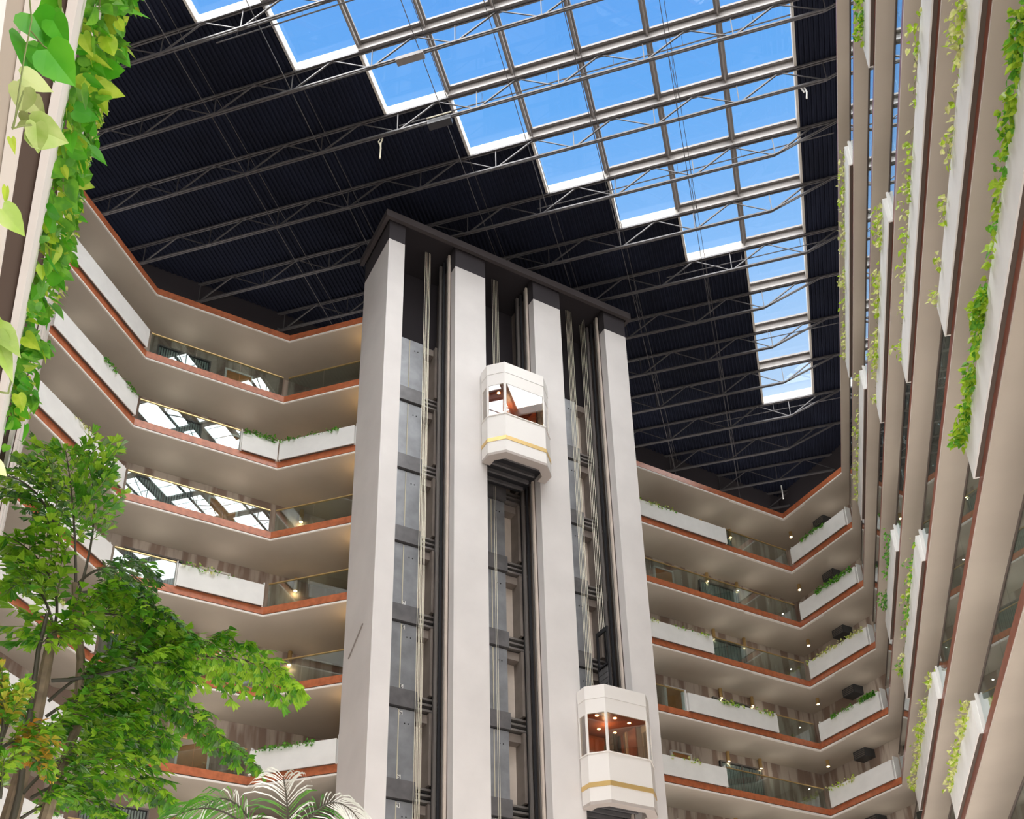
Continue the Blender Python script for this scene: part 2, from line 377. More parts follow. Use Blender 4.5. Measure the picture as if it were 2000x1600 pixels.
for k in range(1, 8):                                  # added point lights without fixtures, warm white, to brighten the corridors
    for w, ts in (('B', (2.2,)), ('C', (1.3, 3.6)), ('E', (1.6, 5.9, 8.2)), ('F', (1.8,)), ('G', (5, 12, 19, 26))):
        for t in ts:
            l = bpy.data.lights.new('point_light', 'POINT'); l.energy = 4.5; l.color = (1, .93, .82); l.shadow_soft_size = .02
            o = bpy.data.objects.new('point_light', l); col.objects.link(o); o.location = (*segpt(w, t, 1.15), Z0 - (k - 1) * H - .75)
for k in range(5):
    downlight(1.48, 43.98, Z0 - k * H, 'hanging brass light above the %s in the far right corner' % gal(k + 1), hang=.22)
for k in range(0, 6):                                  # warm wall wash beside the tower
    l = bpy.data.lights.new('point_light', 'POINT'); l.energy = 9; l.color = (1, .62, .25); l.shadow_soft_size = .02
    o = bpy.data.objects.new('point_light', l); col.objects.link(o); o.location = (-12.55, 26.95, Z0 - k * H - .55)
for k in range(0, 6):
    root = empty('air_vent_box', 'dark louvred box above the %s in the far right corner' % gal(k + 1), 'vent', 'dark vent boxes in the far right corner', (2.8, 43.7, Z0 - k * H))
    z = Z0 - k * H; c = Vector((2.95, 43.45)); u = Vector((1, -1)) / S2; v = Vector((1, 1)) / S2
    b = MB(); q = [c + u * i + v * j for i, j in ((-.33, -.28), (.33, -.28), (.33, .28), (-.33, .28))]; b.prism([(p.x, p.y) for p in q], z - .36, z - .0, 'window_dark'); b.build('housing', root)
    b = MB()
    for j in range(4):
        q = [c + u * i + v * jj for i, jj in ((-.28, -.30), (.28, -.30), (.28, -.285), (-.28, -.285))]; b.prism([(p.x, p.y) for p in q], z - .32 + j * .075, z - .29 + j * .075, 'frame')
    b.build('louvre', root); reparent(root)

# ------------------------------------------------------------------ roof: deck, skylight, trusses
ZD = 34.0; PX_, PY_ = 2.22, 2.27
XS = [3.3 - PX_ * i for i in range(0, 13)]             # skylight grid lines in x
def yend(i): return 40.12 if i == 0 else 31.04 - PY_ * (i - 1)
b = MB()
def corr(x0, x1, y0, y1, mt='deck'):
    n = max(2, round((x1 - x0) / .159)); p = (x1 - x0) / n; prof = []
    for i in range(n):
        a = x0 + i * p; prof += [(a, 0), (a + p * .38, 0), (a + p * .5, .05), (a + p * .88, .05)]
    prof.append((x1, 0)); vs = []; fs = []
    for x, z in prof: vs += [(x, y0, ZD + z), (x, y1, ZD + z)]
    for i in range(len(prof) - 1): fs.append((2 * i, 2 * i + 1, 2 * i + 3, 2 * i + 2))
    b.add(vs, fs, mt)
YF = 52; YN = -16
corr(XS[0], 9.2, YN, YF); corr(-34, XS[12], YN, YF)
for i in range(12): corr(XS[i + 1], XS[i], yend(i), YF)
o = b.build('ceiling', kind='structure')
b = MB(); b.box(-34.2, 9.4, YN, YF + .2, ZD + .42, ZD + .44, 'deck') if False else None
# roof insulation above the deck keeps the daylight out of the ribs
for i in range(12): b.box(XS[i + 1], XS[i], yend(i) + .06, YF, ZD + .07, ZD + .3, 'deck')
b.box(XS[0] + .06, 9.2, YN, YF, ZD + .07, ZD + .3, 'deck'); b.box(-34, XS[12], YN, YF, ZD + .07, ZD + .3, 'deck'); b.build('ceiling', kind='structure')
b = MB(); HC = .38
for i in range(12):
    x0, x1, ye = XS[i + 1], XS[i], yend(i)
    b.box(x0, x1, ye - .03, ye + .05, ZD - .02, ZD + HC, 'curb')
    yn = yend(i + 1)
    b.box(x0 - .05, x0 + .03, (yn if i < 11 else YN), ye, ZD - .02, ZD + HC, 'curb')
b.box(3.3 - .03, 3.3 + .05, YN, yend(0), ZD - .02, ZD + HC, 'curb')
b.build('trim_4', kind='structure')
ky = [40.12 - PY_ * j for j in range(0, 26)]
b = MB()
for j, y in enumerate(ky):
    if j == 0 or y < YN: continue
    i1 = max([i for i in range(12) if yend(i) > y + .3] + [0])
    x0 = XS[i1 + 1]
    b.box(x0, 3.3, y - .06, y + .06, ZD + .02, ZD + .31, 'frame'); b.box(x0, 3.3, y - .15, y + .15, ZD + .31, ZD + .36, 'frame_light'); b.box(x0, 3.3, y - .09, y + .09, ZD - .06, ZD + .02, 'frame_light'); b.box(x0, 3.3, y - .17, y - .15, ZD + .27, ZD + .36, 'frame'); b.box(x0, 3.3, y + .15, y + .17, ZD + .27, ZD + .36, 'frame')
for i in range(1, 12):
    x = XS[i]; b.box(x - .10, x + .10, YN, yend(i), ZD + .26, ZD + .36, 'frame'); b.box(x - .025, x + .025, YN, yend(i), ZD + .10, ZD + .26, 'frame_light')
o = b.build('window_2', kind='structure')
b = MB()
for i in range(12): b.box(XS[i + 1] + .06, XS[i] - .06, YN, yend(i) - .03, ZD + .362, ZD + .374, 'roof_glass')
b.build('skylight_glass', o)
ph = {0: 2.18, 1: 2.02, 2: 1.70, 3: 1.52, 4: .48, 5: 2.13, 6: 2.39, 7: 1.40, 8: 1.43, 9: 1.45, 10: .9, 11: 1.6, 12: .7, -1: 1.95, -2: 1.3, -3: .6}
nodeS = 2.755; ZB = 33.02; ZTc = ZD - .06
ordn = ['first', 'second', 'third', 'fourth', 'fifth', 'sixth', 'seventh', 'eighth', 'ninth', 'tenth', 'eleventh', 'twelfth', 'thirteenth', 'fourteenth', 'fifteenth', 'sixteenth']
for j in range(-3, 13):
    y = 40.12 - PY_ * j
    root = empty('roof_truss', 'long grey steel roof truss, %s counting from the far end of the roof' % ordn[j + 3], 'truss', 'parallel steel trusses under the roof', (0, y, ZB))
    n0 = ph[j] + nodeS * 0; nodes = [n0 + nodeS * q for q in range(-12, 2)]; nodes = [x for x in nodes if x < 4.2]
    xl = nodes[0]; xr = nodes[-1]
    b = MB()
    for s_ in (-.035, .035): b.bar((-31, y + s_, ZTc), (6.2, y + s_, ZTc), .04, .07, 'truss')
    b.build('top_chord', root)
    b = MB()
    for s_ in (-.032, .032): b.bar((xl, y + s_, ZB), (xr, y + s_, ZB), .045, .06, 'truss'); b.bar((xr, y + s_, ZB), (xr + 2.2, y + s_, ZTc - .05), .035, .045, 'truss')
    b.build('bottom_chord', root)
    b = MB()
    for q, x in enumerate(nodes):
        if x > -24: b.bar((x, y, ZB), (x, y, ZTc), .03, .03, 'truss')
        if x + nodeS / 2 < 4.9: b.bar((x + .06, y, ZB + .02), (x + nodeS / 2, y, ZTc), .045, .045, 'truss')
        b.bar((x - .06, y, ZB + .02), (x - nodeS / 2, y, ZTc), .03, .03, 'truss')
        b.box(x - .09, x + .09, y - .012, y + .012, ZB - .03, ZB + .08, 'truss')
    b.build('web_bars', root); reparent(root)
for n_, x in enumerate((-.58, -3.38, -5.6, -7.95, -12.33, -15.2, 4.6)):
    b = MB(); b.bar((x, 10, ZB + .05), (x, 46.5, ZB + .05), .022, .022, 'truss'); b.bar((x + .12, 10, ZTc - .08), (x + .12, 46.5, ZTc - .08), .018, .018, 'truss')
    yy = 42.39
    while yy > 13 and n_ < 2:
        b.bar((x, yy, ZB + .05), (x + .12, yy - PY_, ZTc - .08), .014, .014, 'truss'); b.bar((x + .12, yy, ZTc - .08), (x, yy - PY_, ZB + .05), .014, .014, 'truss'); yy -= PY_ * 2
    b.build('bracing_rod', label='thin cross bracing rods running between the roof trusses, %s line from the right' % (ordn[[6, 0, 1, 2, 3, 4, 5].index(n_)]), category='rod', group='bracing rods between the trusses')
for n_, (y, x0, x1) in enumerate(((22.0, -9.6, 3.2), (26.5, -6.0, 4.4), (31.0, -2.0, 4.4), (35.4, .9, 4.4), (17.75, -14, -7.5), (40.0, -1.4, 4.4))):
    b = MB(); b.tube([(x0, y + .12, 33.5), (x1, y + .12, 33.5)], .022, 'truss'); 
    x = x0 + .7
    while x < x1: b.tube([(x, y + .12, 33.5), (x, y + .12, ZD - .02)], .008, 'truss', 4); x += 2.2
    b.build('sprinkler_pipe', label='thin sprinkler pipe hung under the roof beside the %s truss from the far end' % ordn[{22.0: 11, 26.5: 9, 31.0: 7, 35.4: 5, 17.75: 13, 40.0: 3}[y]], category='pipe', group='sprinkler pipes')
def tagb(b, name, label, cat, group=None):
    o = b.build(name, label=label, category=cat)
    if group: o['group'] = group
    return o
b = MB(); b.box(-8.72, -7.82, 19.58, 19.80, 32.84, 32.99, 'frame'); tagb(b, 'junction_box', 'small grey-brown box strapped under a truss chord below the skylight', 'box')
b = MB(); b.box(-8.5, -7.7, 21.85, 22.10, 32.78, 32.98, 'blackish'); b.bar((-8.5, 21.8, 32.99), (-7.65, 21.8, 32.99), .03, .03, 'rope'); tagb(b, 'speaker_box', 'small black box strapped under a truss chord at the skylight edge', 'box')
b = MB(); b.tube([(-10.15, 22.05, 33.0), (-10.2, 22.02, 32.7), (-10.17, 21.98, 32.4), (-10.19, 22.0, 31.95)], .028, 'rope'); b.tube([(-10.25, 22.05, 32.98), (-10.27, 22.0, 32.8), (-10.2, 22.0, 32.6)], .022, 'rope'); tagb(b, 'rope_end', 'loose pale rope end hanging from a dark roof truss', 'rope')
b = MB(); b.tube([(3.45, 24.3, 33.0), (3.5, 24.3, 32.75), (3.46, 24.32, 32.5)], .03, 'sign_white'); b.tube([(3.35, 24.3, 33.02), (3.42, 24.3, 32.8)], .03, 'sign_white'); tagb(b, 'cloth_ribbon', 'scrap of white cloth hanging at the right end of a truss', 'cloth')
b = MB(); b.tube([(1.45, 45.05, 32.95), (1.45, 45.05, 32.15)], .035, 'sign_white'); tagb(b, 'fluorescent_tube', 'thin white tube hanging in the dark above the far right corner', 'light tube')

# ------------------------------------------------------------------ elevator tower
F1 = Vector((-10.881, 24.60)); U = Vector((1, 1)) / S2; V = Vector((1, -1)) / S2     # V points to the camera side
def tp(s, v): p = F1 + U * s + V * v; return (p.x, p.y)
def tbox(mb, s0, s1, v0, v1, z0_, z1_, mt): mb.prism([tp(s0, v0), tp(s0, v1), tp(s1, v1), tp(s1, v0)], z0_, z1_, mt)
tower = empty('elevator_tower', 'tall pale plaster elevator tower with three open shafts, rising to the roof', 'elevator tower', None, (*tp(5, -1), ZF))
COLS = [(0, .60), (2.57, 3.77), (5.79, 6.95), (8.95, 9.92)]
for s0, s1 in COLS:
    b = MB(); tbox(b, s0, s1, -.35, 0, ZF, 31.4, 'plaster'); b.build('column', tower)
    b = MB(); tbox(b, s0, s1, -.35, 0, 31.402, 32.49, 'dark_wall'); b.build('column_head', tower)
b = MB(); tbox(b, 0, .12, -2.25, -.352, ZF, 31.4, 'plaster'); tbox(b, 9.80, 9.92, -2.25, -.352, ZF, 31.4, 'plaster'); b.build('side_wall', tower)
b = MB(); tbox(b, 0, .12, -2.25, -.352, 31.402, 32.49, 'dark_wall'); tbox(b, 9.80, 9.92, -2.25, -.352, 31.402, 32.49, 'dark_wall'); tbox(b, .12, 9.8, -2.25, -2.05, 28.7, 32.49, 'dark_wall'); b.build('upper_wall', tower)
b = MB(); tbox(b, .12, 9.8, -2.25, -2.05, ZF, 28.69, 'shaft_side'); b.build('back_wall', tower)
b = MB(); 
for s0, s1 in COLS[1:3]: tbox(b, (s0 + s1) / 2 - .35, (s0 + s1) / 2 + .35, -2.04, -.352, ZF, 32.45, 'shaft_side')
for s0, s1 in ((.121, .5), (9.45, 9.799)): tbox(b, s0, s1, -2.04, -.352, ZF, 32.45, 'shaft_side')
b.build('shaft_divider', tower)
b = MB(); o_ = .2
for a in ((-o_, 9.92 + o_, o_ - .14, o_), (-o_, -o_ + .14, -2.3, o_ - .14), (9.92 + o_ - .14, 9.92 + o_, -2.3, o_ - .14)): tbox(b, *a, 32.25, 32.56, 'cornice')
tbox(b, -o_ + .14, 9.92 + o_ - .14, -2.3, o_ - .14, 32.5, 32.55, 'dark_wall')
b.build('cornice', tower)
b = MB(); b.bar((*tp(-.02, -1.75), 15.55), (*tp(-.02, -.7), 16.2), .03, .03, 'rail_steel'); b.build('side_bracket', tower)
BAYS = [(.60, 2.57), (3.77, 5.79), (6.95, 8.95)]
digits = {'4': [(0, 1, 0, .5), (0, .5, 1, .5), (1, 1, 1, 0)], '5': [(1, 1, 0, 1), (0, 1, 0, .5), (0, .5, 1, .5), (1, .5, 1, 0), (1, 0, 0, 0)],
          '6': [(1, 1, 0, 1), (0, 1, 0, 0), (0, 0, 1, 0), (1, 0, 1, .5), (1, .5, 0, .5)], '7': [(0, 1, 1, 1), (1, 1, .4, 0)], '8': [(0, 0, 1, 0), (1, 0, 1, 1), (1, 1, 0, 1), (0, 1, 0, 0), (0, .5, 1, .5)],
          '9': [(1, .5, 0, .5), (0, .5, 0, 1), (0, 1, 1, 1), (1, 1, 1, 0), (1, 0, 0, 0)]}
for bi, (s0, s1) in enumerate(BAYS):
    sp_ = s0 + 1.42                                     # right edge of the steel plates
    for k in range(0, 12):
        zt = Z0 - k * H - .2; zb = zt - .58              # floor beam
        if zb < ZF: break
        b = MB(); tbox(b, s0 - .3, sp_ + .04, -1.62, -1.36, zb, zt, 'steel_beam')
        if k: b.build('floor_beam', tower)
        b = MB()
        for q in range(3): tbox(b, sp_ + .04, s1 + .3, -1.66, -1.42 - .03 * q, zb + .03 + q * .2, zb + .10 + q * .2, 'rail_steel')
        tbox(b, sp_ + .04, s1 + .3, -1.9, -1.665, zb, zt, 'blackish')
        if k: b.build('bracket', tower)
        zl = zt - H + .02 if False else zb - (H - .58)   # plates hang below the beam down to the next one
        zl = max(zl, ZF)
        b = MB(); tbox(b, s0 - .3, sp_ - .53, -1.56, -1.44, zl, zb - .05, 'steel'); tbox(b, sp_ - .50, sp_, -1.56, -1.44, zl, zb - .05, 'steel'); b.build('door_plate', tower)
        b = MB(); tbox(b, sp_ - .535, sp_ - .505, -1.56, -1.425, zl + .03, zb - .08, 'rope'); b.build('door_seam', tower)
        b = MB(); tbox(b, sp_ + .02, s1 - .02, -2.0, -1.9, zl, zb, 'shaft_panel'); b.build('recess_panel', tower)
        b = MB(); tbox(b, s1 - .10, s1 + .0, -1.9, -1.4, zl, zb, 'shaft_side'); tbox(b, sp_ + .01, s1, -1.89, -1.55, zb - .3, zb - .02, 'shaft_side'); b.build('door_frame', tower)
        b = MB()
        for ds in (-.34, -.22): tbox(b, sp_ + ds, sp_ + ds + .035, -1.44, -1.425, zb - .52, zb - .485, 'blackish')
        tbox(b, s0 + .0, s0 + .05, -1.44, -1.42, zb - .45, zb - .36, 'blackish')
        b.build('bolts', tower)
        if bi == 0 and 3 <= k <= 6:
            for zz, dg in ((zl + .04, str(10 - k)), (zb - .25, str(10 - k))):
                if k == 3 and zz > zl + 1: continue
                b = MB(); tbox(b, sp_ - .50, sp_ - .40, -1.44, -1.43, zz, zz + .14, 'sign_white')
                for (a0, b0, a1, b1) in digits[dg]:
                    p0 = tp(sp_ - .485 + a0 * .05, -1.425); p1 = tp(sp_ - .485 + a1 * .05, -1.425)
                    b.bar((*p0, zz + .02 + b0 * .1), (*p1, zz + .02 + b1 * .1), .014, .014, 'blackish')
                b.build('floor_number', tower)
    for ds, v, r_t, mt in ((-.05, -.42, .04, 'shaft_panel'), (-.05, -.56, .025, 'rail_steel'), (-.07, -.80, .035, 'blackish'), (-.10, -1.02, .045, 'rail_steel'), (-.05, -1.22, .03, 'blackish')):
        s_ = s1 + ds if ds < 0 else s0 + ds
        b = MB(); tbox(b, s_ - r_t, s_ + r_t, v - r_t, v + r_t, ZF, 32.3, mt); b.build('guide_rail', tower)
reparent(tower)
def cab_build(sc, zt, name_lab, glow):
    root = empty('elevator_cab', name_lab, 'elevator cab', 'glass fronted elevator cabs', (*tp(sc, .3), zt - 3.85))
    ch = [(-1.2, .06), (-1.2, .48), (-.76, .92), (.76, .92), (1.2, .48), (1.2, .06)]
    chain = [tp(sc + a, v) for a, v in ch]
    b = MB(); sweep(b, chain, -.07, 0, zt - .45, zt, 'cab') if False else None
    sweep(b, chain, 0, .07, zt - .44, zt, 'cab'); sweep(b, chain, .01, .07, zt - .92, zt - .445, 'cab'); b.build('upper_shell', root)
    b = MB(); sweep(b, chain, 0, .07, zt - 3.75, zt - 2.25, 'cab'); sweep(b, chain, -.025, .07, zt - 2.25, zt - 2.22, 'cab'); b.build('lower_shell', root)
    b = MB(); sweep(b, chain, -.014, -.001, zt - 3.31, zt - 3.16, 'gold'); b.build('brass_band', root)
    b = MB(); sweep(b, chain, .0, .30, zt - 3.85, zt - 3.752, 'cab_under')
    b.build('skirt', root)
    b = MB(); b.prism([tp(sc + a, v) for a, v in ((-1.0, -1.15), (-1.0, .4), (-.7, .72), (.7, .72), (1.0, .4), (1.0, -1.15))], zt - 3.5, zt - 3.4, 'blackish')
    for q in range(4): tbox(b, sc - .85, sc + .85, -.9 + q * .4, -.82 + q * .4, zt - 3.62, zt - 3.5, 'steel_beam')
    b.build('underframe', root)
    for a in (0, 1, 2, 3, 4):
        p0, p1 = Vector(chain[a]), Vector(chain[a + 1]); t = (p1 - p0).normalized(); L = (p1 - p0).length; nrm = Vector((-t.y, t.x))
        b = MB()
        for e in (p0 + t * .0, p1 - t * .05):
            b = MB(); q = [e, e + t * .05, e + t * .05 + nrm * .06, e + nrm * .06]; b.prism([(x.x, x.y) for x in q], zt - 2.22, zt - .92, 'cab'); b.build('window_post', root)
        b = MB(); q = [p0 + t * .055 + nrm * .02, p1 - t * .055 + nrm * .02, p1 - t * .055 + nrm * .03, p0 + t * .055 + nrm * .03]
        b.prism([(x.x, x.y) for x in q], zt - 2.22, zt - .925, 'cab_glass'); b.build('window_pane', root)
    b = MB(); tbox(b, sc - .93, sc + .93, -1.2, -1.12, zt - 3.4, zt - .3, 'cab_wood'); tbox(b, sc - .97, sc - .93, -1.12, .05, zt - 3.4, zt - .3, 'cab_wood'); tbox(b, sc + .93, sc + .97, -1.12, .05, zt - 3.4, zt - .3, 'cab_wood'); b.build('cabin_wall', root)
    b = MB(); b.prism([tp(sc + a, v) for a, v in ((-.93, -1.12), (-.93, .05), (-1.1, .1), (-1.1, .44), (-.72, .82), (.72, .82), (1.1, .44), (1.1, .1), (.93, .05), (.93, -1.12))], zt - .72, zt - .66, 'cab_wood'); b.build('cabin_ceiling', root)
    b = MB(); b.prism([tp(sc + a, v) for a, v in ((-1.12, .08), (-1.12, .45), (-.73, .84), (.73, .84), (1.12, .45), (1.12, .08))], zt - .06, zt - .02, 'cab'); tbox(b, sc - .95, sc + .95, -1.2, .08, zt - .3, zt - .24, 'blackish'); b.build('roof', root)
    b = MB(); tbox(b, sc + .5, sc + .8, -1.11, -1.09, zt - 3.3, zt - 1.0, 'curtain'); tbox(b, sc + .62, sc + .66, -1.09, -1.07, zt - 3.3, zt - 1.0, 'brass'); b.build('cabin_door', root)
    for a, v in ((-.6, -.6), (0, -.6), (.6, -.6), (-.6, .2), (0, .3), (.6, .2)):
        b = MB(); p = tp(sc + a, v); b.tube([(*p, zt - .72), (*p, zt - .735)], .055, 'lamp_glow', 8); b.build('cabin_light', root)
    b = MB()
    for q in range(5): p = tp(sc - .3 + .06 * q, -.7); b.tube([(*p, zt - .24), (*p, 32.4)], .009, 'cable', 4)
    b.build('hoist_cables', root)
    reparent(root)
    l = bpy.data.lights.new('point_light', 'POINT'); l.energy = glow; l.color = (1, .75, .45); l.shadow_soft_size = .02
    o = bpy.data.objects.new('point_light', l); col.objects.link(o); o.location = (*tp(sc, -.2), zt - 1.0)
cab_build(4.74, 26.70, 'white and glass elevator cab in the middle shaft, the higher of the two', 14)
cab_build(7.98, 15.17, 'white and glass elevator cab in the right shaft, the lower of the two', 20)
for bi, (s_, v, r, z0_, z1_, lab) in enumerate(((1.72, -.75, .011, ZF, 32.4, 'bundle of pale steel cables hanging down the left shaft'), (4.5, -.9, .010, ZF, 22.9, 'thin traveling cables hanging below the upper cab in the middle shaft'))):
    b = MB()
    for q in range(5 if bi == 0 else 2): p = tp(s_ + .05 * q, v + .02 * (q % 2)); b.tube([(*p, z0_), (*p, z1_)], r, 'cable', 4)
    tagb(b, 'shaft_cables', lab, 'cable', 'cables in the elevator shafts')
cw = empty('counterweight', 'black steel counterweight frame with stacked weights, right side of the right shaft', 'counterweight', None, (*tp(8.6, -.9), 14.2))
b = MB()
for v in (-1.25, -.65): tbox(b, 8.55, 8.62, v - .03, v + .03, 13.6, 18.4, 'blackish')
tbox(b, 8.55, 8.62, -1.25, -.65, 18.25, 18.4, 'blackish'); tbox(b, 8.55, 8.62, -1.25, -.65, 17.0, 17.06, 'blackish'); b.build('frame', cw)
b = MB()
for q in range(16): tbox(b, 8.52, 8.65, -1.2, -.7, 13.7 + q * .2, 13.88 + q * .2, 'steel_beam')
b.build('weights', cw)
b = MB()
for q in range(4): p = tp(8.58, -1.1 + .1 * q); b.tube([(*p, 18.4), (*p, 32.4)], .009, 'cable', 4)
b.build('cables', cw); reparent(cw)

# ------------------------------------------------------------------ plants
def heart(mb, c, d, n, L, Wd, mt, fold=.25, droop=.12):      # a heart-shaped leaf: base c, direction d, normal n
    d = d.normalized(); sx = d.cross(n).normalized(); nn = sx.cross(d).normalized()
    prof = ((-.12, .22), (-.08, .38), (.12, .5), (.38, .46), (.66, .28), (.86, .11))
    vs = [c]; mid = []
    for t, w_ in prof: pass
    vs = [c + d * 0 * L, c + d * .33 * L - nn * .03 * L, c + d * .68 * L - nn * (droop * .45) * L, c + d * L - nn * droop * L]
    for s_ in (-1, 1):
        for t, w_ in prof: vs.append(c + d * (t * L) + sx * (s_ * w_ * Wd) + nn * (fold * w_ * Wd) - nn * (droop * t * t * L))
    l0, r0 = 4, 10
    fs = [(0, l0, l0 + 1, l0 + 2), (0, l0 + 2, l0 + 3, 1), (1, l0 + 3, l0 + 4, 2), (2, l0 + 4, l0 + 5, 3)]
    fs += [(0, r0 + 2, r0 + 1, r0), (0, 1, r0 + 3, r0 + 2), (1, 2, r0 + 4, r0 + 3), (2, 3, r0 + 5, r0 + 4)]
    mb.add(vs, fs, mt)
def small_leaf(mb, c, d, n, L, Wd, mt):
    d = d.normalized(); sx = d.cross(n); sx = sx.normalized() if sx.length > 1e-3 else Vector((1, 0, 0)); nn = sx.cross(d)
    vs = [c, c + d * .25 * L - sx * Wd * .5 + nn * .08 * L, c + d * .6 * L - sx * Wd * .38 + nn * .05 * L, c + d * L - nn * .08 * L, c + d * .6 * L + sx * Wd * .38 + nn * .05 * L, c + d * .25 * L + sx * Wd * .5 + nn * .08 * L]
    mb.add(vs, [(0, 1, 2, 3), (0, 3, 4, 5)], mt)
def rv(): return Vector((random.gauss(0, 1), random.gauss(0, 1), random.gauss(0, 1)))
def vine(w, k, t0, t1, n, size, mats_, lab, out=.25, down=.35, up=.12, clump=.35):
    z = Z0 - k * H + 1.12; x_, y_ = segpt(w, (t0 + t1) / 2, 0)
    root = empty('trailing_vine', lab, 'plant', 'vines trailing over the planter boxes', (x_, y_, z - .06))
    b = MB(); bs = MB(); seed = random.random() * 100
    for i in range(max(7, int((t1 - t0) * 1.6))):
        t = random.uniform(t0, t1); ax, ay = segpt(w, t, .05); dx = random.uniform(-.5, .5); bx, by = segpt(w, min(t1, max(t0, t + dx)), -.085 - random.random() * out * .15); cx, cy = segpt(w, min(t1, max(t0, t + dx * 1.5)), -.10 - random.random() * .05)
        bs.tube([(ax, ay, z - .05), (bx, by, z + .04), (cx, cy, z - down * .5 * random.random())], .004, 'stem_green', 4)
    cnt = 0; tries = 0
    while cnt < n and tries < n * 12:
        tries += 1; t = random.uniform(t0, t1); dens = noise.noise(Vector((t * 1.3 + seed, k * 3.1, 0))) * .5 + .5
        if random.random() > (dens * 1.5 - clump): continue
        q = random.random(); g = max(.15, dens)
        if q < .55: d_ = -.08 - random.random() ** 1.5 * out * g; zz = z + random.uniform(-.10, up * 1.2) * 1.0
        elif q < .8: d_ = random.uniform(-.08, .2); zz = z + random.uniform(-.02, up)
        else: d_ = -.09 - random.random() * .05; zz = z - random.random() ** 1.6 * down * g
        x, y = segpt(w, t, d_); dirv = Vector((0, 0, -.5)) + rv() * .6; a, c_ = segpt(w, t, 0), segpt(w, t, -1); dirv += Vector((c_[0] - a[0], c_[1] - a[1], 0)) * .5
        L = size * random.uniform(.6, 1.25); mt = random.choice(mats_)
        if size > .085: heart(b, Vector((x, y, zz)), dirv, rv() + Vector((0, 0, 1.2)), L, L * .8, mt)
        else: small_leaf(b, Vector((x, y, zz)), dirv, rv() + Vector((0, 0, 1)), L, L * .75, mt)
        cnt += 1
    b.build('leaves', root); bs.build('stems', root); reparent(root)
lime = ['leaf_lime', 'leaf_lime', 'leaf_green']; pale = ['leaf_pale', 'leaf_pale', 'leaf_lime']; dk = ['leaf_green', 'leaf_dark', 'leaf_green']
style = {}
for (w, k, i, t0, t1, n_) in planters:
    L_ = t1 - t0; nm = span_name(w, i, n_)
    lab = '%s vine on the %splanter, %s of %s'
    if w == 'G':
        near = (n_ == 2 and i == 1)
        cfg = {(1, 0): (260, .11, pale), (2, 0): (190, .10, pale), (2, 1): (420, .11, lime), (3, 0): (330, .11, pale), (4, 0): (170, .10, dk), (4, 1): (330, .105, ['leaf_lime', 'leaf_pale', 'leaf_lime']),
               (5, 0): (260, .10, ['leaf_lime', 'leaf_green', 'leaf_pale']), (5, 1): (300, .10, pale), (6, 0): (330, .11, pale), (6, 1): (950, .12, lime), (7, 0): (260, .11, pale)}.get((k, i))
        if not cfg: continue
        nl, sz, mt = cfg; word = 'bright lime' if mt is lime else ('pale yellow' if mt is pale else 'mixed green')
        vine(w, k, t0 + .1, t1 - .1, nl, sz, mt, lab % (word, nm, gal(k), WING[w]), out=.32, down=.25, clump=.45)
    elif w == 'F':
        nl = {1: 90, 2: 260, 3: 150, 4: 280, 5: 80, 6: 80, 7: 60}[k]; a0, a1 = {1: (.9, 2.4), 2: (1.3, 3.4), 3: (.1, 3.4), 4: (1.0, 3.4), 5: (.1, 1.7), 6: (.3, 2.5), 7: (.3, 2.5)}[k]
        vine(w, k, a0, min(a1, t1), nl, .10, pale if k in (3, 5) else dk, lab % ('pale' if k in (3, 5) else 'green', nm, gal(k), WING[w]), out=.16, down=.22, up=.10)
    elif w == 'E':
        a0, a1 = {1: (.6, 3.2), 3: (1.2, 4.2), 4: (le - 5.2, le - 2.4), 5: (1.6, 3.0)}[k]
        vine(w, k, a0, a1, {1: 70, 3: 60, 4: 150, 5: 34}[k], .09, ['leaf_pale', 'leaf_green', 'leaf_lime'], lab % ('sparse', nm, gal(k), WING[w]), out=.16, down=.18, up=.08)
    elif w == 'D':
        vine(w, k, .1, 2.3 if k == 2 else 2.2, 130 if k == 2 else 200, .085, dk, lab % ('leafy green', nm, gal(k), WING[w]), out=.12, down=.16, up=.08)
    elif w == 'C':
        vine(w, k, t0 + .05, t1 - .05 if k == 2 else t0 + 1.7, 130 if k == 2 else 60, .095, dk if k == 2 else ['leaf_pale', 'leaf_green'], lab % ('green', nm, gal(k), WING[w]), out=.14, down=.2, up=.1)
    elif w == 'B' and k in (2, 3, 4, 5):
        vine(w, k, {2: 2.3, 3: 1.6, 4: .6, 5: .4}[k], {2: 4.1, 3: 3.0, 4: 2.5, 5: 2.6}[k], {2: 150, 3: 60, 4: 40, 5: 140}[k], .085, dk if k == 2 else pale, lab % ('low', nm, gal(k), WING[w]), out=.10, down=.16, up=.07)
    elif w == 'A' and k in (3, 4, 5, 6, 7, 8, 9):
        T_ = LEN['A']
        rng = {3: (5.3, 8.6), 4: (7.5, 10), 5: (9, 11.6), 6: (8.5, 13), 7: (11.9, 14.4), 8: (13.4, 15.8), 9: (14.6, 16.85)}[k]
        nl, sz = {3: (120, .10), 4: (140, .10), 5: (170, .10), 6: (240, .10), 7: (300, .105), 8: (380, .10), 9: (600, .088)}[k]
        vine(w, k, rng[0] * S2, rng[1] * S2, nl, sz, ['leaf_green', 'leaf_green', 'leaf_lime', 'leaf_big'] if k > 6 else pale + ['leaf_green'], lab % ('dense' if k > 7 else 'thin', nm, gal(k), WING[w]), out={9: .24, 8: .24}.get(k, .2), down=.5 if k > 7 else .3, up=.2 if k == 9 else .12, clump=.1)
